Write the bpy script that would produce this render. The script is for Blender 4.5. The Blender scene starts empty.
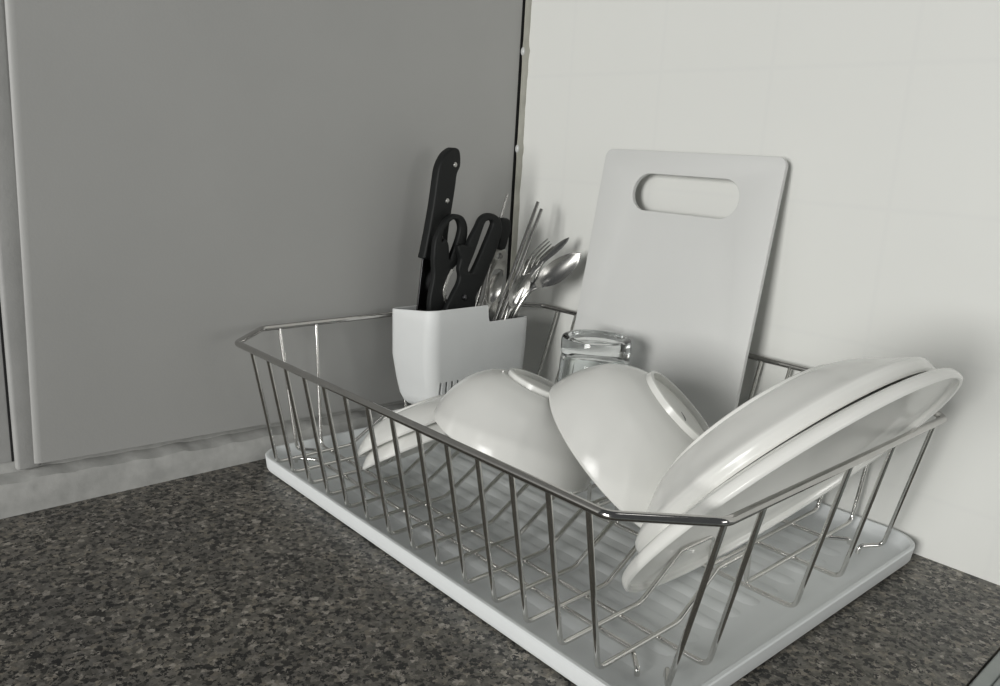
import bpy, bmesh, math, random
from mathutils import Vector, Matrix, noise
random.seed(7)
PI = math.pi
SC = bpy.context.scene
COL = SC.collection

# ------------------------------------------------------------------ helpers
def link(name, bm, mat, parent=None, smooth=True):
    bmesh.ops.recalc_face_normals(bm, faces=bm.faces)
    me = bpy.data.meshes.new(name)
    bm.to_mesh(me); bm.free()
    if smooth:
        for p in me.polygons: p.use_smooth = True
        try: me.set_sharp_from_angle(angle=math.radians(38))
        except Exception: pass
    o = bpy.data.objects.new(name, me)
    me.materials.append(mat)
    COL.objects.link(o)
    if parent: o.parent = parent
    return o

def tag(o, label, cat, group=None):
    o['label'] = label; o['category'] = cat
    if group: o['group'] = group
    return o

def struct(o):
    o['kind'] = 'structure'; return o

def thing(name, label, cat, loc=(0, 0, 0), rot=None, group=None):
    o = bpy.data.objects.new(name, None)
    o.empty_display_size = .02
    COL.objects.link(o)
    o.location = loc
    if rot is not None:
        o.rotation_mode = 'QUATERNION'; o.rotation_quaternion = rot
    return tag(o, label, cat, group)

def add_tube(bm, pts, r, seg=10, closed=False, caps=True, radii=None, flat=1.0):
    P = [Vector(p) for p in pts]; n = len(P)
    T = []
    for i in range(n):
        if closed: t = P[(i+1) % n]-P[i-1]
        else: t = P[min(i+1, n-1)]-P[max(i-1, 0)]
        T.append(t.normalized())
    up = Vector((0, 0, 1)) if abs(T[0].z) < .9 else Vector((1, 0, 0))
    U = (up-T[0]*up.dot(T[0])).normalized()
    rings = []
    for i in range(n):
        U = (U-T[i]*U.dot(T[i])).normalized()
        V = T[i].cross(U)
        rr = radii[i] if radii else r
        rings.append([bm.verts.new(P[i]+U*math.cos(2*PI*k/seg)*rr*flat+V*math.sin(2*PI*k/seg)*rr) for k in range(seg)])
    m = n if closed else n-1
    for i in range(m):
        a = rings[i]; b = rings[(i+1) % n]
        off = 0
        if closed and i == n-1:
            best = min(range(seg), key=lambda o: (a[0].co-b[o].co).length); off = best
        for k in range(seg):
            bm.faces.new((a[k], a[(k+1) % seg], b[(k+1+off) % seg], b[(k+off) % seg]))
    if caps and not closed:
        bm.faces.new(rings[0][::-1]); bm.faces.new(rings[-1])

def fillet(pts, r, n=5, closed=False):
    P = [Vector(p) for p in pts]; N = len(P); out = []
    for i in range(N):
        if not closed and i in (0, N-1): out.append(P[i]); continue
        a, b, c = P[i-1], P[i], P[(i+1) % N]
        d1 = (a-b); d2 = (c-b)
        ang = d1.angle(d2)
        rr = r[i] if isinstance(r, (list, tuple)) else r
        cut = min(rr/max(math.tan(ang/2), 1e-6), d1.length*.48, d2.length*.48)
        s = b+d1.normalized()*cut; e = b+d2.normalized()*cut
        for k in range(n+1):
            t = k/n
            out.append(s*(1-t)**2+b*2*t*(1-t)+e*t*t)
    return out

def add_box(bm, lo, hi, bev=0, seg=3):
    r = bmesh.ops.create_cube(bm, size=1)
    lo = Vector(lo); hi = Vector(hi)
    for v in r['verts']:
        v.co = Vector((lo[i]+(v.co[i]+.5)*(hi[i]-lo[i]) for i in range(3)))
    if bev:
        ed = list({e for v in r['verts'] for e in v.link_edges})
        bmesh.ops.bevel(bm, geom=ed, offset=bev, segments=seg, profile=.5, affect='EDGES')

def add_lathe(bm, prof, M=Matrix(), seg=96):
    rings = []
    for r, z in prof:
        if r < 1e-6: rings.append([bm.verts.new(M @ Vector((0, 0, z)))])
        else: rings.append([bm.verts.new(M @ Vector((r*math.cos(2*PI*k/seg), r*math.sin(2*PI*k/seg), z))) for k in range(seg)])
    for a, b in zip(rings, rings[1:]):
        for k in range(seg):
            k2 = (k+1) % seg
            if len(a) == 1 and len(b) == 1: continue
            if len(a) == 1: bm.faces.new((a[0], b[k], b[k2]))
            elif len(b) == 1: bm.faces.new((a[k], a[k2], b[0]))
            else: bm.faces.new((a[k], a[k2], b[k2], b[k]))

def catmull(pts, n=6):
    out = []
    P = [pts[0]]+list(pts)+[pts[-1]]
    for i in range(1, len(P)-2):
        p0, p1, p2, p3 = [Vector(q) for q in P[i-1:i+3]]
        for k in range(n):
            t = k/n
            out.append(tuple(.5*((2*p1)+(-p0+p2)*t+(2*p0-5*p1+4*p2-p3)*t*t+(-p0+3*p1-3*p2+p3)*t**3)))
    out.append(tuple(pts[-1])); return out

def round_loop(pts, n=4):
    """closed smooth loop through the points"""
    N = len(pts); out = []
    for i in range(N):
        p0, p1, p2, p3 = [Vector(pts[(i+j-1) % N]) for j in range(4)]
        for k in range(n):
            t = k/n
            out.append(tuple(.5*((2*p1)+(-p0+p2)*t+(2*p0-5*p1+4*p2-p3)*t*t+(-p0+3*p1-3*p2+p3)*t**3)))
    return out

def plate_mesh(loops, half, bevel):
    """flat outline with holes, extruded to thickness; returns a bmesh in local XY, thickness on Z"""
    cu = bpy.data.curves.new('outline', 'CURVE')
    cu.dimensions = '2D'; cu.fill_mode = 'BOTH'
    cu.extrude = max(half-bevel, 1e-5); cu.bevel_depth = bevel; cu.bevel_resolution = 2; cu.offset = -bevel
    for L in loops:
        s = cu.splines.new('POLY'); s.points.add(len(L)-1); s.use_cyclic_u = True
        for p, q in zip(s.points, L): p.co = (q[0], q[1], 0, 1)
    o = bpy.data.objects.new('outline', cu); COL.objects.link(o)
    dg = bpy.context.evaluated_depsgraph_get(); dg.update()
    me = bpy.data.meshes.new_from_object(o.evaluated_get(dg))
    bm = bmesh.new(); bm.from_mesh(me)
    bpy.data.objects.remove(o); bpy.data.curves.remove(cu); bpy.data.meshes.remove(me)
    bmesh.ops.remove_doubles(bm, verts=bm.verts, dist=1e-6)
    return bm

def frame_m(origin, zaxis, xhint=(1, 0, 0)):
    z = Vector(zaxis).normalized(); x = Vector(xhint); x = (x-z*x.dot(z)).normalized(); y = z.cross(x)
    M = Matrix((x, y, z)).transposed().to_4x4(); M.translation = Vector(origin); return M

YZ = Matrix(((0, 0, 1, 0), (1, 0, 0, 0), (0, 1, 0, 0), (0, 0, 0, 1)))   # local (x,y) -> world (y,z), thickness -> x

# ------------------------------------------------------------------ materials
def new_mat(name):
    m = bpy.data.materials.new(name); m.use_nodes = True
    nt = m.node_tree; b = nt.nodes['Principled BSDF']
    return m, nt, b

def simple(name, col, rough, metal=0, coat=0, bump=0, bscale=300, var=0, vscale=40, **kw):
    m, nt, b = new_mat(name)
    b.inputs['Base Color'].default_value = (*col, 1); b.inputs['Roughness'].default_value = rough
    b.inputs['Metallic'].default_value = metal; b.inputs['Coat Weight'].default_value = coat
    for k, v in kw.items(): b.inputs[k.replace('_', ' ')].default_value = v
    tc = nt.nodes.new('ShaderNodeTexCoord')
    if var:
        n = nt.nodes.new('ShaderNodeTexNoise'); n.inputs['Scale'].default_value = vscale; n.inputs['Detail'].default_value = 4
        nt.links.new(tc.outputs['Object'], n.inputs['Vector'])
        r = nt.nodes.new('ShaderNodeValToRGB')
        r.color_ramp.elements[0].position = .3; r.color_ramp.elements[1].position = .7
        r.color_ramp.elements[0].color = (*[c*(1-var) for c in col], 1); r.color_ramp.elements[1].color = (*[min(1, c*(1+var)) for c in col], 1)
        nt.links.new(n.outputs['Fac'], r.inputs['Fac']); nt.links.new(r.outputs['Color'], b.inputs['Base Color'])
    if bump:
        n = nt.nodes.new('ShaderNodeTexNoise'); n.inputs['Scale'].default_value = bscale; n.inputs['Detail'].default_value = 3
        nt.links.new(tc.outputs['Object'], n.inputs['Vector'])
        bp = nt.nodes.new('ShaderNodeBump'); bp.inputs['Strength'].default_value = bump; bp.inputs['Distance'].default_value = .001
        nt.links.new(n.outputs['Fac'], bp.inputs['Height']); nt.links.new(bp.outputs['Normal'], b.inputs['Normal'])
    return m

CERAMIC = simple('glazed_white_ceramic', (.83, .83, .80), .17, var=.01, Specular_IOR_Level=.32)
FOOTRING = CERAMIC
PLASTIC = simple('white_plastic', (.77, .785, .785), .38, var=.01)
TRAYM = simple('white_tray_plastic', (.80, .825, .83), .55, Specular_IOR_Level=.3, var=.012, vscale=25)
BOARDM = simple('cutting_board_plastic', (.655, .66, .648), .5, bump=.1, bscale=900, var=.012, vscale=18)
RIMM = simple('chromed_steel_rim_dimmed', (.50, .49, .475), .12, metal=1, var=.05, vscale=90)  # same chrome as the wires, darkened to imitate duller reflections
CHROME = simple('chromed_steel_wire_lit', (.74, .73, .71), .10, metal=1, var=.05, vscale=90)  # same chrome as the rim, lightened to imitate brighter reflections
STEEL = simple('stainless_cutlery_steel', (.42, .415, .40), .27, metal=1, var=.05)
BLADE = simple('dark_blade_steel', (.10, .10, .105), .3, metal=1, var=.1)
BLACK = simple('black_handle_plastic', (.008, .009, .009), .55, bump=.1, Specular_IOR_Level=.3)
PANELM = simple('grey_painted_panel', (.385, .385, .375), .5, bump=.08, bscale=420, var=.025, vscale=9)
FRAMEM = simple('grey_frame_paint', (.38, .38, .372), .5, bump=.2, var=.05)
CAULK = simple('grey_sealant', (.45, .45, .435), .5, bump=.35, bscale=160, var=.15, vscale=60)
STRIPM = simple('pale_corner_sealant', (.36, .355, .31), .35, bump=.3, bscale=120, var=.12, vscale=50)
BEADM = simple('glossy_sealant_bead', (.55, .56, .55), .15)
GAP_SHADE = simple('painted_gap_shade', (.012, .012, .012), .8)  # near-black colour standing in for shade inside open gaps
EDGEM = simple('grey_metal_edge', (.36, .39, .38), .4, metal=.2, var=.1)
MARKM = simple('grey_print', (.09, .09, .09), .6)

def glass_mat():
    m, nt, b = new_mat('clear_glass')
    b.inputs['Base Color'].default_value = (.96, .985, .98, 1); b.inputs['Roughness'].default_value = .01
    b.inputs['Transmission Weight'].default_value = 1; b.inputs['IOR'].default_value = 1.48
    return m
GLASS = glass_mat()

def granite():
    m, nt, b = new_mat('speckled_granite')
    tc = nt.nodes.new('ShaderNodeTexCoord'); L = nt.links.new
    def vor(scale):
        v = nt.nodes.new('ShaderNodeTexVoronoi'); v.inputs['Scale'].default_value = scale
        v.inputs['Randomness'].default_value = 1
        nz = nt.nodes.new('ShaderNodeTexNoise'); nz.inputs['Scale'].default_value = scale*1.3; nz.inputs['Detail'].default_value = 3
        L(tc.outputs['Object'], nz.inputs['Vector'])
        mx = nt.nodes.new('ShaderNodeMixRGB'); mx.blend_type = 'LINEAR_LIGHT'; mx.inputs['Fac'].default_value = .0028
        L(tc.outputs['Object'], mx.inputs['Color1']); L(nz.outputs['Color'], mx.inputs['Color2'])
        L(mx.outputs['Color'], v.inputs['Vector']); return v
    def ramp(src, stops, interp='LINEAR'):
        r = nt.nodes.new('ShaderNodeValToRGB'); cr = r.color_ramp; cr.interpolation = interp
        while len(cr.elements) > 1: cr.elements.remove(cr.elements[-1])
        cr.elements[0].position = stops[0][0]; cr.elements[0].color = (*stops[0][1], 1)
        for p, c in stops[1:]:
            e = cr.elements.new(p); e.color = (*c, 1)
        L(src, r.inputs['Fac']); return r
    v1 = vor(280)
    sep = nt.nodes.new('ShaderNodeSeparateColor'); L(v1.outputs['Color'], sep.inputs['Color'])
    base = ramp(sep.outputs['Red'], [(0, (.028, .027, .025)), (.09, (.080, .078, .070)), (.22, (.125, .121, .110)), (.46, (.168, .162, .147)), (.70, (.215, .200, .172)), (.82, (.14, .137, .129)), (.91, (.32, .305, .28))], 'CONSTANT')
    v2 = vor(400)
    s2 = nt.nodes.new('ShaderNodeSeparateColor'); L(v2.outputs['Color'], s2.inputs['Color'])
    fleck = ramp(s2.outputs['Green'], [(0, (.0, .0, .0)), (.19, (1, 1, 1))], 'CONSTANT')
    c2 = ramp(s2.outputs['Blue'], [(0, (.55, .53, .5)), (1, (1.35, 1.32, 1.28))])
    m1 = nt.nodes.new('ShaderNodeMixRGB'); m1.blend_type = 'MULTIPLY'; m1.inputs['Fac'].default_value = .8
    L(base.outputs['Color'], m1.inputs['Color1']); L(c2.outputs['Color'], m1.inputs['Color2'])
    m2 = nt.nodes.new('ShaderNodeMixRGB'); m2.inputs['Color1'].default_value = (.010, .010, .010, 1)
    L(fleck.outputs['Color'], m2.inputs['Fac']); L(m1.outputs['Color'], m2.inputs['Color2'])
    n = nt.nodes.new('ShaderNodeTexNoise'); n.inputs['Scale'].default_value = 14; n.inputs['Detail'].default_value = 3
    L(tc.outputs['Object'], n.inputs['Vector'])
    r3 = ramp(n.outputs['Fac'], [(.3, (.85, .84, .84)), (.7, (1.12, 1.1, 1.06))])
    m3 = nt.nodes.new('ShaderNodeMixRGB'); m3.blend_type = 'MULTIPLY'; m3.inputs['Fac'].default_value = 1
    L(m2.outputs['Color'], m3.inputs['Color1']); L(r3.outputs['Color'], m3.inputs['Color2'])
    L(m3.outputs['Color'], b.inputs['Base Color'])
    b.inputs['Roughness'].default_value = .42
    return m
GRANITE = granite()

def tiles():
    m, nt, b = new_mat('white_wall_tiles'); L = nt.links.new
    tc = nt.nodes.new('ShaderNodeTexCoord')
    sep = nt.nodes.new('ShaderNodeSeparateXYZ'); L(tc.outputs['Object'], sep.inputs['Vector'])
    def joint(sock, off, size):
        a = nt.nodes.new('ShaderNodeMath'); a.operation = 'SUBTRACT'; L(sock, a.inputs[0]); a.inputs[1].default_value = off-size*.5
        f = nt.nodes.new('ShaderNodeMath'); f.operation = 'FLOORED_MODULO'; L(a.outputs[0], f.inputs[0]); f.inputs[1].default_value = size
        c = nt.nodes.new('ShaderNodeMath'); c.operation = 'SUBTRACT'; L(f.outputs[0], c.inputs[0]); c.inputs[1].default_value = size*.5
        d = nt.nodes.new('ShaderNodeMath'); d.operation = 'ABSOLUTE'; L(c.outputs[0], d.inputs[0]); return d
    jx = joint(sep.outputs['X'], .3025, .1155); jz = joint(sep.outputs['Z'], .267, .109)
    mn = nt.nodes.new('ShaderNodeMath'); mn.operation = 'MINIMUM'; L(jx.outputs[0], mn.inputs[0]); L(jz.outputs[0], mn.inputs[1])
    mr = nt.nodes.new('ShaderNodeMapRange'); mr.inputs['From Min'].default_value = .0006; mr.inputs['From Max'].default_value = .0030
    L(mn.outputs[0], mr.inputs['Value'])
    cr = nt.nodes.new('ShaderNodeValToRGB')
    cr.color_ramp.elements[0].color = (.752, .757, .730, 1); cr.color_ramp.elements[1].color = (.765, .77, .74, 1)
    L(mr.outputs['Result'], cr.inputs['Fac'])
    n = nt.nodes.new('ShaderNodeTexNoise'); n.inputs['Scale'].default_value = 6; n.inputs['Detail'].default_value = 2
    L(tc.outputs['Object'], n.inputs['Vector'])
    r2 = nt.nodes.new('ShaderNodeValToRGB'); r2.color_ramp.elements[0].color = (.965, .965, .97, 1); r2.color_ramp.elements[1].color = (1, 1, 1, 1)
    L(n.outputs['Fac'], r2.inputs['Fac'])
    mx = nt.nodes.new('ShaderNodeMixRGB'); mx.blend_type = 'MULTIPLY'; mx.inputs['Fac'].default_value = 1
    L(cr.outputs['Color'], mx.inputs['Color1']); L(r2.outputs['Color'], mx.inputs['Color2']); L(mx.outputs['Color'], b.inputs['Base Color'])
    bp = nt.nodes.new('ShaderNodeBump'); bp.inputs['Strength'].default_value = .05; bp.inputs['Distance'].default_value = .0006
    L(mr.outputs['Result'], bp.inputs['Height']); L(bp.outputs['Normal'], b.inputs['Normal'])
    b.inputs['Roughness'].default_value = .45
    return m
TILES = tiles()

# ------------------------------------------------------------------ the setting
bm = bmesh.new(); add_box(bm, (-.40, 0, -.05), (1.6, .08, 1.1))
struct(link('wall_back', bm, TILES, smooth=False))
bm = bmesh.new(); add_box(bm, (-.40, -1.4, -.05), (-.0105, 0, 1.1))
struct(link('trim_1', bm, FRAMEM, smooth=False))
# painted panel with a rounded edge, slightly out of square on its left side
bm = bmesh.new()
yl0, yl1 = -.5125, -.5030
sec = [(yl0, .0345), (-.0088, .0225), (-.0072, .62), (yl1, .62)]
vb = [bm.verts.new((-.0100, y, z)) for y, z in sec]; vf = [bm.verts.new((0, y, z)) for y, z in sec]
bm.faces.new(vb[::-1]); bm.faces.new(vf)
for i in range(4): bm.faces.new((vb[i], vb[(i+1) % 4], vf[(i+1) % 4], vf[i]))
bmesh.ops.recalc_face_normals(bm, faces=bm.faces)
fe = [e for e in bm.edges if all(abs(v.co.x) < 1e-6 for v in e.verts)]
left = [e for e in fe if max(v.co.y for v in e.verts) < -.45]
bmesh.ops.bevel(bm, geom=left, offset=.0078, segments=6, profile=.5, affect='EDGES')
struct(link('wall_left', bm, PANELM))
# frame post left of the panel
bm = bmesh.new()
add_box(bm, (-.0105, -.5225, .0300), (-.0022, -.5045, .62), .0030)
struct(link('trim_2', bm, FRAMEM))
bm = bmesh.new()
add_box(bm, (-.0106, -.5238, .0280), (-.0098, -.5200, .62))  # near-black strip, paints the shade in the groove beside the post
struct(link('post_gap_shade', bm, GAP_SHADE, smooth=False))
# sealant ledge between panel and worktop
bm = bmesh.new()
rows = []
N = 150
for i in range(N+1):
    y = -.80+.80*i/N
    w = noise.noise(Vector((y*55, 1.3, 0)))*.0016+noise.noise(Vector((y*210, 4.3, 0)))*.0007
    top = .0355-(y+.5125)*.0245
    sec = [(-.010, top+.001), (-.0090, top+.0004), (-.0075, top-.0070+w), (.0065, top-.0110+w*1.5), (.0105, .008), (.0112, -.001), (-.010, -.001)]
    rows.append([bm.verts.new((x, y, z)) for x, z in sec])
for a, b in zip(rows, rows[1:]):
    for k in range(7): bm.faces.new((a[k], a[(k+1) % 7], b[(k+1) % 7], b[k]))
bm.faces.new(rows[0]); bm.faces.new(rows[-1][::-1])
struct(link('baseboard_left', bm, CAULK))
# corner bead of sealant, with a near-black box painting the shade of the open joint
bm = bmesh.new()
rows = []
for i in range(121):
    z = .0+.62*i/120
    w = noise.noise(Vector((z*38, 9.1, 0)))*.0011+noise.noise(Vector((z*130, 2.1, 0)))*.0005
    blob = .0022*math.exp(-((z-.402)/.006)**2)+.0020*math.exp(-((z-.298)/.006)**2)
    wd = .0058+w+blob; dp = .0052+blob*.6
    sec = [(.0006, .0), (.0006, -dp*.7), (.002, -dp), (wd*.7, -dp*.95), (wd, -dp*.3), (wd+.0004, .0)]
    rows.append([bm.verts.new((x, y, z)) for x, y in sec])
for a, b in zip(rows, rows[1:]):
    for k in range(5): bm.faces.new((a[k], a[k+1], b[k+1], b[k]))
o = struct(link('trim_3', bm, STRIPM))
for z in (.402, .298):
    bm = bmesh.new()
    bmesh.ops.create_uvsphere(bm, u_segments=16, v_segments=10, radius=1, matrix=Matrix.Translation((.0030, -.0058, z)) @ Matrix.Diagonal((.0030, .0018, .0045, 1)))
    link('sealant_bead', bm, BEADM, o)
bm = bmesh.new()
add_box(bm, (-.0104, -.0078, .0), (-.0006, -.0002, .62))
struct(link('corner_gap_shade', bm, GAP_SHADE, smooth=False))

# worktop
bm = bmesh.new(); add_box(bm, (-.02, -1.2, -.04), (.5698, 0, 0))
tag(link('worktop', bm, GRANITE, smooth=False), 'speckled brown and grey granite worktop running under the dish rack into the corner', 'worktop')
bm = bmesh.new(); add_box(bm, (.5705, -1.2, -.04), (.5800, 0, -.0005), .0015)
add_box(bm, (.5806, -1.2, -.04), (.75, 0, .0012), .0015)
struct(link('trim_5', bm, EDGEM))

# ------------------------------------------------------------------ drip tray
X0, X1 = .0291, .4891
YB, YF = -.0020, -.3443
def shear(x, y):
    k = 1-.0255*(X1-x)/(X1-X0)
    y2 = YB+(y-YB)*k
    return x+.019*y2, y2
def rrect(x0, x1, y0, y1, r, n=8):
    out = []
    for cx, cy, a0 in ((x1-r, y1-r, 0), (x0+r, y1-r, 90), (x0+r, y0+r, 180), (x1-r, y0+r, 270)):
        for k in range(n+1):
            a = math.radians(a0+90*k/n); out.append((cx+r*math.cos(a), cy+r*math.sin(a)))
    return out
bm = bmesh.new()
rings = []
for ins, z in [(.0075, .0004), (.0045, .0008), (.0026, .0020), (.0014, .0040), (.0002, .0135), (.0, .0148), (.0008, .0155), (.0030, .0155), (.0044, .0140), (.0070, .0080), (.0100, .0060), (.016, .0052)]:
    pts = rrect(X0+ins, X1-ins, YF+ins, YB-ins, max(.026-ins, .006))
    rings.append([bm.verts.new((*shear(*p), z)) for p in pts])
n = len(rings[0])
for a, b in zip(rings, rings[1:]):
    for k in range(n): bm.faces.new((a[k], a[(k+1) % n], b[(k+1) % n], b[k]))
bm.faces.new(rings[0][::-1]); bm.faces.new(rings[-1])
yy = -.300
while yy < -.055:
    sec = [(-.0075, .0050), (-.0052, .0056), (-.002, .0062), (.002, .0062), (.0052, .0056), (.0075, .0050)]
    R0 = [bm.verts.new((*shear(X0+.05, yy+a), b)) for a, b in sec]; R1 = [bm.verts.new((*shear(X1-.045, yy+a), b)) for a, b in sec]
    e0 = [bm.verts.new((*shear(X0+.042, yy+a*.8), .005)) for a, b in sec]; e1 = [bm.verts.new((*shear(X1-.037, yy+a*.8), .005)) for a, b in sec]
    for A, B in ((e0, R0), (R0, R1), (R1, e1)):
        for k in range(5): bm.faces.new((A[k], A[k+1], B[k+1], B[k]))
    yy += .0235
tag(link('drip_tray', bm, TRAYM), 'white ribbed plastic drip tray on the granite under the wire dish rack', 'tray')

# ------------------------------------------------------------------ wire dish rack
RX0, RX1, RY0, RY1, H = .0205, .5000, -.3705, -.0075, .128
CHX, CHY = .0393, .0422
rack = thing('dish_rack', 'chromed wire dish rack standing in the white drip tray, holding plates and bowls', 'dish rack', (RX1, 0, 0))
def lx(p): return (p[0]-RX1, p[1], p[2])
rack.rotation_euler = (0, 0, -.0053)
octo = [(RX0, RY0+CHY, H), (RX0+CHX, RY0, H), (RX1-CHX, RY0, H), (RX1, RY0+CHY, H), (RX1, RY1-CHY, H), (RX1-CHX, RY1, H), (RX0+CHX, RY1, H), (RX0, RY1-CHY, H)]
bm = bmesh.new(); add_tube(bm, fillet([lx(p) for p in octo], .012, 6, True), .0026, 14, closed=True)
link('top_rim', bm, RIMM, rack)
RW = .00172; ZB = .0142
for i in range(14):
    xt = .0855+.0279*i; xb = .0583+.0290*i; xk = .0822+.0278*i
    pts = [(xt, RY0+.0008, H-.001), (xb, -.3339, ZB), (xb, -.2580, ZB), (xb, -.2180, .0385), (xb, -.1785, .0385), (xb, -.1785, ZB), (xb, -.0170, ZB), (xk, RY1-.0008, H-.001)]
    bm = bmesh.new(); add_tube(bm, fillet([lx(p) for p in pts], [0, .008, .012, .008, .006, .006, .008, 0], 5), RW, 10)
    link('cross_wire', bm, CHROME, rack)
ZL = ZB-.0033
for y, yl, yr in ((-.2768, -.2734, -.2919), (-.1755, -.178, -.1932), (-.1095, -.115, -.1319)):
    pts = [(RX0+.0006, yl, H-.001), (.0370, y, ZL), (.4705, y, ZL), (RX1-.0006, yr, H-.001)]
    bm = bmesh.new(); add_tube(bm, fillet([lx(p) for p in pts], .009, 6), RW, 10)
    link('long_wire', bm, CHROME, rack)
for y, s in ((-.2985, -1), (-.0560, 1)):
    pts = [(.052, y+s*.013, .0070), (.052, y+s*.013, ZL), (.066, y, ZL), (.432, y, ZL), (.4468, y+s*.0135, ZL), (.4468, y+s*.0135, .0070)]
    bm = bmesh.new(); add_tube(bm, fillet([lx(p) for p in pts], .006, 5), RW, 10)
    link('foot_wire', bm, CHROME, rack)
for x1, xb, xf, sgn in ((RX1-.0006, .4700, .4590, 1), (RX0+.0006, .0400, .0510, -1)):
    for yt, yb, s in ((-.3290 if sgn > 0 else -.3112, -.3155 if sgn > 0 else -.3040, -1), (-.0650, -.0370, 1)):
        pts = [(x1, yt, H-.001), (xb, yb, ZB), (xf, yb-s*.0150, ZB-.001), (xf-.001*sgn, yb-s*.0160, .0070)]
        bm = bmesh.new(); add_tube(bm, fillet([lx(p) for p in pts], .006, 5), RW, 10)
        link('corner_wire', bm, CHROME, rack)
ZF = ZB+RW   # top of the rack's bottom wires

# ------------------------------------------------------------------ cutting board
def board():
    w, h, t = .1950, .2900, .0050
    def rr(x0, x1, y0, y1, r, n=8): return rrect(x0, x1, y0, y1, r, n)
    loops = [rr(0, w, 0, h, .008), rr(.0420, .1580, .2335, .2685, .0172, 10)]
    bm = plate_mesh(loops, t/2, .0006)
    # stand it up: local x -> world x, local y -> up, leaning back on the wall
    top = Vector((.1400, -.0135, .3030)); d = Vector((0, .0455, .2860)).normalized()
    nrm = Vector((1, 0, 0)).cross(d)
    M = Matrix(((1, 0, 0, 0), (0, 1, 0, 0), (0, 0, 1, 0), (0, 0, 0, 1)))
    R = Matrix((Vector((1, 0, 0)), d, nrm)).transposed().to_4x4()
    # front face centre plane sits half a thickness behind the front
    o = top-d*h-nrm*(t/2)
    R.translation = o
    bm.transform(R)
    return bm
bm = board()
tag(link('cutting_board', bm, BOARDM), 'pale grey plastic cutting board with slot handle leaning on the white tiled wall', 'cutting board')

# ------------------------------------------------------------------ glass
bm = bmesh.new()
gz = ZF+.0003; gt = .1345
prof = [(.0338, gz), (.0350, gz+.0006), (.0355, gz+.002), (.0322, gt-.024), (.0312, gt-.0165), (.0320, gt-.0140), (.0322, gt-.0110), (.0322, gt-.0040), (.0314, gt-.001), (.0300, gt), (.0262, gt), (.0245, gt-.0015), (.018, gt-.0035), (0, gt-.004),]
inner = [(0, gt-.0135), (.018, gt-.0140), (.0262, gt-.0165), (.0285, gt-.024), (.0330, gz+.002), (.0338, gz)]
add_lathe(bm, prof+inner[0:0], Matrix.Translation((.2150, -.0950, 0)), 96)
add_lathe(bm, inner, Matrix.Translation((.2150, -.0950, 0)), 96)
bmesh.ops.remove_doubles(bm, verts=bm.verts, dist=1e-6)
tag(link('drinking_glass', bm, GLASS), 'clear glass tumbler upside down between the white bowls and the cutting board', 'glass')

# ------------------------------------------------------------------ crockery
def quat_to(a): return Vector((0, 0, 1)).rotation_difference(Vector(a).normalized())

def shell(outer, R, Hh, foot_r, t, lip):
    """closed profile of a bowl or plate: rim plane at z=0, foot towards +z"""
    o = catmull([(r*R, z*Hh, 0) for r, z in outer], 6)
    pts = [(p[0], p[1]) for p in o]
    zb = pts[-1][1]
    out = pts+[(foot_r, zb), (foot_r-.0004, Hh-.0006), (foot_r-.0012, Hh), (foot_r-.0032, Hh), (foot_r-.0040, Hh-.0010), (foot_r-.0045, zb+.0006), (0, zb)]
    inn = []
    for (r, z) in reversed(pts):
        inn.append((r, z))
    # inner surface offset along the local normal
    ip = []
    for i, (r, z) in enumerate(pts):
        a = pts[max(i-1, 0)]; b = pts[min(i+1, len(pts)-1)]
        dr, dz = b[0]-a[0], b[1]-a[1]; L = math.hypot(dr, dz) or 1
        nr, nz = -dz/L, dr/L       # points inward / towards the rim plane
        ip.append((max(r+nr*t, 0), z+nz*t))
    ip[0] = (pts[0][0]-t, pts[0][1]+.0002)
    inner = [(0, zb-t)]+[q for q in reversed(ip)]
    lipp = [(pts[0][0]-t*.8, -t*.35), (pts[0][0]-t*.4, -t*.5), (pts[0][0]-t*.08, -t*.25)]
    return inner+lipp+out

BOWL = [(1, 0), (.985, .15), (.93, .38), (.80, .65), (.62, .84), (.47, .92)]
def bowl(label, c, a, R, Hh, fr, mark=False):
    t = thing('bowl', label, 'bowl', c, quat_to(a), 'white bowls in the dish rack')
    bm = bmesh.new(); add_lathe(bm, shell(BOWL, R, Hh, fr, .0036, 0), seg=112)
    bmesh.ops.remove_doubles(bm, verts=bm.verts, dist=1e-6)
    link('bowl_body', bm, CERAMIC, t)
    return t
camC = Vector((.6839, -.6609, .2959))
def along(c, s): c = Vector(c); return camC+(c-camC)*s
s1 = .95
bowl('white bowl upside down at the middle of the rack, resting against the left small plates',
     along((.2266, -.2071, .0559), s1), (.1976, .3151, .9283), .0714*s1, .0593*s1, .0290*s1)
b2 = bowl('white bowl tipped on its side in front of the glass, against the large plates',
     along((.3241, -.1888, .0715), 1.002), (.5494, .3879, .7401), .0752, .0649, .0352)
# small grey maker's mark printed on the base of the second bowl
def base_mark(parent, Hh):
    q = parent.rotation_quaternion
    inv = q.to_matrix().inverted()
    zb = .92*Hh
    bm = bmesh.new()
    p0 = inv @ (Vector((.3610, -.1560, .120))-Vector(parent.location)); p1 = inv @ (Vector((.3700, -.1660, .116))-Vector(parent.location))
    pts = []
    for k in range(9):
        t = k/8; p = p0.lerp(p1, t); side = Vector((-(p1-p0).y, (p1-p0).x, 0))*.12*math.sin(PI*t)
        pts.append((p.x+side.x, p.y+side.y, zb+.0002))
    add_tube(bm, pts, .0007, 6, flat=.4, radii=[.0004+.0005*math.sin(PI*k/8) for k in range(9)])
    link('base_mark', bm, MARKM, parent)
base_mark(b2, .0649)

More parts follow.
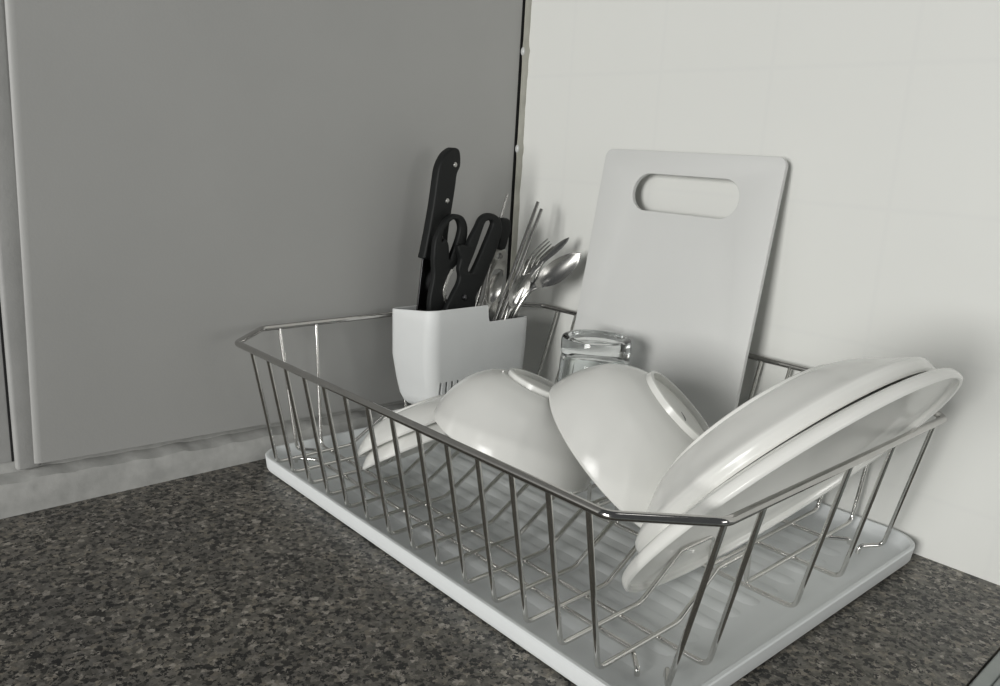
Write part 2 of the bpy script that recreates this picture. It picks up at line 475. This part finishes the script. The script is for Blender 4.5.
PLATE = [(1, 0), (1, .08), (1, .15), (.985, .24), (.90, .42), (.80, .66), (.70, .86), (.62, .93)]
WIDE = [(1, 0), (.996, .10), (.978, .19), (.92, .255), (.80, .38), (.70, .70), (.62, .93)]
def plate(name, label, cat, c, a, R, Hh, group, prof=PLATE):
    o = thing(name, label, cat, c, quat_to(a), group)
    bm = bmesh.new(); add_lathe(bm, shell(prof, R, Hh, prof[-1][0]*R-.0005, .0036, 0), seg=128)
    bmesh.ops.remove_doubles(bm, verts=bm.verts, dist=1e-6)
    link('plate_body', bm, CERAMIC, o)
    return o
pc = along((.4732, -.2206, .1058), 1.03); pa = Vector((-.7772, .038, .6281)).normalized()
td = Vector((.30, .84, .45)); td = (td-pa*td.dot(pa)).normalized()
pc = pc+td*.0035
plate('dinner_plate', 'large white soup plate leaning at the right end, its rounded base towards the bowls', 'plate', pc+pa*.0115+td*.006, pa, .1050, .035, 'large plates at the right end')
plate('dinner_plate', 'widest white soup plate, leaning at the right end over the rack rim, hollow side down', 'plate', pc, pa, .1180, .030, 'large plates at the right end', WIDE)

SAUCER = [(1, 0), (.975, .12), (.90, .36), (.78, .62), (.64, .84), (.52, .92)]
sc = Vector((.1628, -.2445, .0468)); sa = Vector((-.5286, -.0789, .8452)).normalized()
plate('small_plate', 'small white dish at the left, the upper of two leaning below the cutlery holder', 'plate', sc+sa*.0125, sa, .0605, .0210, 'small dishes at the left end', SAUCER)
plate('small_plate', 'small white dish at the left, the lower of two leaning below the cutlery holder', 'plate', sc, sa, .0605, .0210, 'small dishes at the left end', SAUCER)

# ------------------------------------------------------------------ cutlery holder
def holder():
    x0, x1, y0, y1, r = .0265, .0970, -.1950, -.0605, .0130
    base = []
    n = 8
    for cx, cy, a0 in ((x1-r, y1-r, 0), (x0+r, y1-r, 90), (x0+r, y0+r, 180), (x1-r, y0+r, 270)):
        for k in range(n+1):
            a = math.radians(a0+90*k/n); base.append((cx+r*math.cos(a), cy+r*math.sin(a)))
    pts = []
    N = len(base)
    for i in range(N):
        a, b = base[i], base[(i+1) % N]
        pts.append(a)
        if abs(a[1]-b[1]) > .03:     # long straight sides: put in the notch
            ks = [-.1255, -.1247, -.1236, -.1220, -.1206, -.1195, -.1188]
            if b[1] < a[1]: ks = ks[::-1]
            pts += [(a[0], k) for k in ks]
    def top(y):
        lo, hi = .1285, .1455
        if y < -.1236: return hi
        if y > -.1188: return lo
        t = (y+.1236)/(.1236-.1188)
        return lo+(hi-lo)*(1-t)**3
    mid = ((x0+x1)/2, (y0+y1)/2)
    def ring(ins, z, zt=None, dy=0):
        R = []
        for x, y in pts:
            sx = 1-ins/((x1-x0)/2); sy = 1-ins/((y1-y0)/2)
            X = mid[0]+(x-mid[0])*sx; Y = mid[1]+(y-mid[1])*sy
            if dy and y < mid[1]: Y += dy*(mid[1]-y)/(mid[1]-y0)
            if zt is None and x < mid[0]: X +=   .0065*max(0, 1-(z-B)/.085)*(mid[0]-x)/(mid[0]-x0)
            R.append(bm.verts.new((X, Y, (z if zt is None else top(y)+zt)+.13*(X-x1))))
        return R
    bm = bmesh.new()
    B = .0445
    seq = [ring(.012, B, dy=.012), ring(.0085, B+.0003, dy=.012), ring(.0052, B+.002, dy=.011), ring(.003, B+.006, dy=.009), ring(.0018, B+.014, dy=.006), ring(.001, B+.03, dy=.003), ring(0, B+.055), ring(0, 0, -.0006), ring(.0005, 0, 0), ring(.0015, 0, 0), ring(.002, 0, -.0006), ring(.003, B+.03, dy=.003), ring(.005, B+.010, dy=.009), ring(.012, B+.003, dy=.011)]
    m = len(pts)
    for a, b in zip(seq, seq[1:]):
        for k in range(m): bm.faces.new((a[k], a[(k+1) % m], b[(k+1) % m], b[k]))
    bm.faces.new(seq[0][::-1]); bm.faces.new(seq[-1])
    return bm
o = link('cutlery_holder', holder(), PLASTIC)
tag(o, 'white plastic cutlery holder with a notched rim, by the grey panel', 'cutlery holder')
cb = bmesh.new()
for k in range(9):
    y = -.1790+.0072*k
    add_box(cb, (.090, y-.0014, .0530), (.110, y+.0014, .0735))
me = bpy.data.meshes.new('cut'); cb.to_mesh(me); cb.free()
co = bpy.data.objects.new('cut', me); COL.objects.link(co)
md = o.modifiers.new('slots', 'BOOLEAN'); md.object = co; md.operation = 'DIFFERENCE'; md.solver = 'EXACT'
dg = bpy.context.evaluated_depsgraph_get(); dg.update()
nm = bpy.data.meshes.new_from_object(o.evaluated_get(dg))
if len(nm.polygons) > 100:
    o.modifiers.clear(); old = o.data; o.data = nm; nm.name = 'cutlery_holder'
    for p in nm.polygons: p.use_smooth = True
    try: nm.set_sharp_from_angle(angle=math.radians(38))
    except Exception: pass
else: o.modifiers.clear()
bpy.data.objects.remove(co)

# ------------------------------------------------------------------ knife and scissors
def yz_part(name, loops, x, half, bev, mat, parent, smooth_n=3, loc=None):
    loops = [round_loop(L, smooth_n) if smooth_n else L for L in loops]
    bm = plate_mesh(loops, half, bev)
    M = YZ.copy(); M.translation = Vector((x, 0, 0))
    bm.transform(Matrix.Translation(-Vector(parent.location)) @ M)
    return link(name, bm, mat, parent)

KX = .0465
kn = thing('chef_knife', 'tall black riveted knife handle standing blade down in the cutlery holder', 'knife', (KX, -.1600, .0460))
KH = [(-.1442, .2934), (-.139, .2954), (-.1333, .2939), (-.1309, .2879), (-.1307, .2778), (-.1343, .2701), (-.1362, .2548), (-.1394, .2342), (-.1426, .2109), (-.1442, .1851), (-.1536, .1846), (-.1653, .1866), (-.1725, .1882), (-.1714, .1938), (-.1671, .2142), (-.1622, .242), (-.1589, .2671), (-.1565, .2783), (-.1505, .2885)]
h = yz_part('handle', [KH], KX, .0058, .0022, BLACK, kn)
yz_part('blade', [[(-.1700, .1900), (-.1480, .1900), (-.1490, .1370), (-.1495, .0750), (-.1560, .0470), (-.1630, .0480), (-.1740, .0800), (-.1755, .1366)]], KX, .0010, .0004, BLADE, kn, 0)
for y, z in ((-.1382, .2791), (-.1463, .2440), (-.1525, .2081)):
    bm = bmesh.new()
    add_lathe(bm, [(0, .0066), (.0018, .0065), (.0025, .0060), (.0026, .0050), (.0026, -.0050), (.0025, -.0060), (.0018, -.0065), (0, -.0066)], frame_m(Vector((KX, y, z))-kn.location, (1, 0, 0), (0, 1, 0)), 20)
    link('rivet', bm, STEEL, h)

kn.location.y += .0018
sc_ = thing('kitchen_scissors', 'black handled kitchen scissors with two finger loops, upright in the cutlery holder', 'scissors', (.069, -.1400, .0460))
S1 = [(-.1683, .2031), (-.1669, .2094), (-.1631, .2169), (-.157, .2256), (-.1491, .231), (-.1419, .2322), (-.134, .2296), (-.1287, .222), (-.1275, .2121), (-.1299, .2017), (-.1345, .1914), (-.1398, .1825), (-.1446, .1783), (-.1494, .1733), (-.1537, .1663), (-.1552, .1572), (-.1531, .1478), (-.1507, .1343), (-.1700, .1343), (-.1714, .1519), (-.1693, .1622), (-.1676, .175), (-.1692, .1879)]
H1 = [(-.1596, .2059), (-.1582, .2155), (-.152, .2237), (-.1456, .2272), (-.1401, .2255), (-.1374, .2188), (-.1387, .2111), (-.1419, .2021), (-.1467, .192), (-.1492, .1882), (-.1503, .1973), (-.1516, .2038), (-.1545, .2077), (-.1571, .2083)]
S2 = [(-.1211, .2204), (-.1167, .2281), (-.1107, .2322), (-.103, .2334), (-.0942, .2306), (-.0887, .225), (-.0869, .2156), (-.0897, .205), (-.0943, .1931), (-.1006, .1799), (-.1069, .1667), (-.1134, .1564), (-.1179, .1486), (-.1218, .1326), (-.1560, .1336), (-.1498, .1512), (-.142, .1638), (-.1401, .1715), (-.1419, .1795), (-.14, .1885), (-.1428, .1952), (-.1438, .2019), (-.1375, .2032), (-.1317, .2025), (-.1286, .2089)]
H2 = [(-.1111, .2228), (-.1067, .2258), (-.1018, .226), (-.0997, .2226), (-.1031, .2142), (-.1093, .2017), (-.1165, .1874), (-.1235, .1758), (-.1279, .1745), (-.1299, .1788), (-.1247, .1899), (-.1186, .2039)]
yz_part('handle', [S1, H1], .0625, .0035, .0015, BLACK, sc_)
yz_part('handle', [S2, H2], .0690, .0035, .0015, BLACK, sc_)
yz_part('blade', [[(-.1640, .1400), (-.1500, .1400), (-.1300, .0900), (-.1260, .0480), (-.1310, .0500), (-.1480, .0950)]], .0645, .0009, .0003, STEEL, sc_, 0)
yz_part('blade', [[(-.1420, .1400), (-.1260, .1400), (-.1330, .0900), (-.1440, .0480), (-.1490, .0500), (-.1480, .0950)]], .0668, .0009, .0003, STEEL, sc_, 0)
teeth = []
core = [(-.1480, .1790), (-.1518, .1728), (-.1555, .1640), (-.1572, .1560), (-.1556, .1470)]
core = catmull([(a, b, 0) for a, b in core], 4)
L = []; Rr = []
for i, p in enumerate(core):
    L.append((p[0]-.0006, p[1])); Rr.append((p[0]+(.0042 if i % 2 else .0024), p[1]-.0006))
yz_part('serrated_grip', [L+Rr[::-1]], .0660, .0016, .0003, STEEL, sc_, 0)
bm = bmesh.new()
add_lathe(bm, [(0, .0098), (.0020, .0096), (.0030, .0088), (.0032, .0070), (.0032, -.0035), (0, -.0035)], frame_m(Vector((.0650, -.1345, .1500))-sc_.location, (1, 0, 0), (0, 1, 0)), 24)
link('pivot_screw', bm, BLADE, sc_)

pl = thing('vegetable_peeler', 'metal vegetable peeler with a black end, behind the scissors in the cutlery holder', 'peeler', (.050, -.0800, .0460))
PB = [(-.0793, .1926), (-.0665, .1953), (-.0580, .1863), (-.0600, .1702), (-.0660, .1488), (-.0720, .1107), (-.0820, .0700), (-.0960, .0700), (-.0943, .1208), (-.0873, .144), (-.0834, .1695)]
PH = [(-.0702+.0032*math.cos(k*PI/4), .1862+.0032*math.sin(k*PI/4)) for k in range(8)]
PW = [(-.0766, .1712), (-.0640, .1703), (-.0662, .1590), (-.0795, .1600)]
yz_part('frame', [PB, PH, PW], .050, .0022, .0008, STEEL, pl, 2)
yz_part('end_cap', [[(-.0735, .2215), (-.0690, .2265), (-.0585, .2240), (-.0575, .2125), (-.0600, .2050), (-.0640, .1935), (-.0736, .1935), (-.0720, .2049)]], .050, .0050, .0020, BLACK, pl, 2)

# ------------------------------------------------------------------ cutlery
def strip(bm, st, seg=10):
    """st: (s, half width, half thickness, dish, bend) stations along local z; width on x, face +y"""
    rings = []
    for s, w, t, d, b in st:
        R = []
        for k in range(seg):
            a = 2*PI*k/seg
            x = w*math.cos(a); y = t*math.sin(a)
            R.append(bm.verts.new((x, y+b-d*(1-(x/max(w, 1e-6))**2), s)))
        rings.append(R)
    for a, b in zip(rings, rings[1:]):
        for k in range(seg): bm.faces.new((a[k], a[(k+1) % seg], b[(k+1) % seg], b[k]))
    bm.faces.new(rings[0][::-1]); bm.faces.new(rings[-1])

def dense(st, n=5):
    return [tuple(x for x in p) for p in _cm(st, n)]
def _cm(pts, n):
    out = []; P = [pts[0]]+list(pts)+[pts[-1]]
    for i in range(1, len(P)-2):
        p0, p1, p2, p3 = P[i-1:i+3]
        for k in range(n):
            t = k/n
            out.append([.5*((2*b)+(-a+c)*t+(2*a-5*b+4*c-d)*t*t+(-a+3*b-3*c+d)*t**3) for a, b, c, d in zip(p0, p1, p2, p3)])
    out.append(list(pts[-1])); return out

def spoon_bm(Lb, wb, Lh, dish=.006):
    bm = bmesh.new()
    st = [(-Lh, .0052, .0010, 0, 0), (-Lh*.75, .0048, .0011, 0, .001), (-Lh*.35, .0028, .0013, 0, .002), (-.012, .0024, .0014, 0, .001), (0, .0032, .0013, .0004, 0), (Lb*.12, wb*.55, .0009, dish*.5, -.0015), (Lb*.32, wb*.93, .0007, dish, -.0015), (Lb*.55, wb, .0007, dish, -.0005), (Lb*.8, wb*.72, .0007, dish*.6, .0015), (Lb*.94, wb*.36, .0007, dish*.2, .003), (Lb, wb*.07, .0006, 0, .0036)]
    strip(bm, dense(st), 14); return bm
def fork_bm(Lt, w, Lh):
    bm = bmesh.new()
    st = [(-Lh, .0050, .0010, 0, 0), (-Lh*.6, .0042, .0011, 0, .001), (-.014, .0022, .0013, 0, .001), (0, .0034, .0011, 0, 0), (Lt*.25, w*.85, .0009, .0008, -.0015), (Lt*.45, w, .0009, .0010, -.0015)]
    strip(bm, dense(st), 12)
    for k in range(4):
        x = w*(-.78+.52*k)
        b2 = bmesh.new()
        strip(b2, dense([(Lt*.40, .0013, .0009, 0, -.0022), (Lt*.65, .0012, .0009, 0, -.0018), (Lt*.86, .0010, .0008, 0, .0002), (Lt, .0005, .0005, 0, .0022)]), 8)
        b2.transform(Matrix.Translation((x, 0, 0)))
        me = bpy.data.meshes.new('t'); b2.to_mesh(me); b2.free(); bm.from_mesh(me); bpy.data.meshes.remove(me)
    return bm
def knife_bm(Lb, w, Lh):
    bm = bmesh.new()
    st = [(-Lh, .0055, .0022, 0, 0), (-Lh*.5, .0050, .0022, 0, 0), (-.004, .0042, .0020, 0, 0), (.004, .0040, .0010, 0, 0), (Lb*.2, w*.8, .0007, 0, 0), (Lb*.6, w, .0006, 0, 0), (Lb*.85, w*.75, .0005, 0, 0), (Lb*.96, w*.35, .0005, 0, 0), (Lb, w*.10, .0004, 0, 0)]
    strip(bm, dense(st), 10); return bm
def place(name, bm, label, cat, neck, tip, low, face, group=None, mat=None):
    neck = Vector(neck); tip = Vector(tip); z = (tip-neck).normalized(); f = Vector(face); f = (f-z*f.dot(z)).normalized(); x = f.cross(z)
    M = Matrix((x, f, z)).transposed().to_4x4(); M.translation = neck
    dl = M.to_3x3().inverted() @ (Vector(low)-neck).normalized()
    turn = dl-Vector((0, 0, -1))
    for v in bm.verts:
        if v.co.z < 0:
            k = math.sqrt(v.co.z**2+.016**2)-.016
            v.co += turn*k
    o = link(name, bm, mat or STEEL)
    o.matrix_world = M
    return tag(o, label, cat, group)
G = 'cutlery in the white holder'
place('spoon', spoon_bm(.058, .0112, .105, .004), 'stainless spoon leaning furthest right out of the cutlery holder, bowl up', 'spoon', (.1020, -.0640, .1610), (.1250, -.0193, .1975), (.0890, -.0700, .1300), (.66, -.60, .35), G)
place('table_knife', knife_bm(.046, .0040, .125), 'stainless table knife with thin pointed blade, leaning right just above the spoon', 'knife', (.0965, -.0580, .1810), (.1080, -.0259, .2097), (.0890, -.0740, .1400), (.45, -.35, .75), G)
place('fork', fork_bm(.052, .0085, .112), 'stainless fork leaning right between the two rods and the table knife', 'fork', (.0860, -.0712, .1650), (.0930, -.0400, .2030), (.0830, -.0830, .1300), (.9, .25, .2), G)
place('fork', fork_bm(.045, .0080, .090), 'shorter stainless fork low at the right of the cutlery holder, beneath the table knife', 'fork', (.0905, -.0720, .1465), (.0965, -.0585, .1865), (.0875, -.0760, .1200), (.7, -.6, .2), G)
place('teaspoon', spoon_bm(.040, .0085, .085, .004), 'small stainless teaspoon standing between the steel rods and the spoon', 'spoon', (.0900, -.0860, .1385), (.0975, -.0700, .1745), (.0880, -.0900, .1100), (.8, -.5, .2), G)
place('teaspoon', spoon_bm(.038, .0080, .088, .004), 'small stainless teaspoon in the holder notch, left of the steel rods', 'spoon', (.0700, -.0980, .1380), (.0730, -.0880, .1740), (.0690, -.1020, .1000), (.9, -.3, .2), G)

def rod(name, label, top, low, r0, r1, mat=STEEL, zb=.049):
    top = Vector(top); low = Vector(low); d = (low-top).normalized()
    end = top+d*((zb-top.z)/d.z)
    bm = bmesh.new(); n = 12
    pts = [top.lerp(end, k/n)-top for k in range(n+1)]
    add_tube(bm, pts, r0, 12, radii=[r0+(r1-r0)*k/n for k in range(n+1)])
    o = link(name, bm, mat); o.location = top
    return tag(o, label, 'chopstick', 'steel rods in the cutlery holder')
rod('chopstick', 'thin steel chopstick in the cutlery holder, the taller and left of the pair', (.075, -.0404, .2447), (.080, -.0975, .1247), .0018, .0027)
rod('chopstick', 'thin steel chopstick in the cutlery holder, the right one of the pair', (.0830, -.0426, .2381), (.0845, -.0946, .1255), .0018, .0027)
o = rod('skewer', 'thin grey metal skewer standing behind the scissors, close to the wall corner', (.0380, -.0504, .2495), (.0380, -.0850, .1380), .0015, .0016)
o['category'] = 'skewer'; del o['group']

# ------------------------------------------------------------------ light
wl = bpy.data.worlds.new('room'); SC.world = wl; wl.use_nodes = True
bg = wl.node_tree.nodes['Background']; bg.inputs['Color'].default_value = (.93, .97, 1, 1); bg.inputs['Strength'].default_value = .10
def area(name, loc, target, sx, sy, power, col):
    L = bpy.data.lights.new(name, 'AREA'); L.shape = 'RECTANGLE'; L.size = sx; L.size_y = sy; L.energy = power; L.color = col
    o = bpy.data.objects.new(name, L); COL.objects.link(o); o.location = loc
    d = Vector(target)-Vector(loc); o.rotation_euler = d.to_track_quat('-Z', 'Y').to_euler()
    return o
area('window_light', (.90, -3.30, .60), (.25, -.1, .12), 1.0, 1.15, 73, (1, .995, .965))
area('side_window_light', (2.45, -.42, .45), (.2, -.2, .15), .60, .60, 5.0, (1, .99, .96))
area('added_glint_light', (.94, -.51, 1.47), (.3, -.24, .03), .22, .22, .30, (1, .99, .96))  # added overhead light for highlights on the rack rim, no known fixture

# ------------------------------------------------------------------ camera
yaw, pitch, roll, f = 2.383, .2322, .0564, 816.22
cy, sy, cp, sp = math.cos(yaw), math.sin(yaw), math.cos(pitch), math.sin(pitch)
F = Vector((cy*cp, sy*cp, -sp)); Rt = Vector((sy, -cy, 0)); U = Rt.cross(F)
R2 = Rt*math.cos(roll)+U*math.sin(roll); U2 = -Rt*math.sin(roll)+U*math.cos(roll)
M = Matrix((R2, U2, -F)).transposed().to_4x4(); M.translation = camC
cd = bpy.data.cameras.new('camera'); cd.sensor_width = 36; cd.sensor_fit = 'HORIZONTAL'; cd.lens = f/1000*36; cd.clip_start = .01
cam = bpy.data.objects.new('camera', cd); COL.objects.link(cam); cam.matrix_world = M
SC.camera = cam
SC.view_settings.view_transform = 'Standard'; SC.view_settings.look = 'None'; SC.view_settings.gamma = 1
SC.view_settings.use_curve_mapping = False; SC.view_settings.exposure = 0
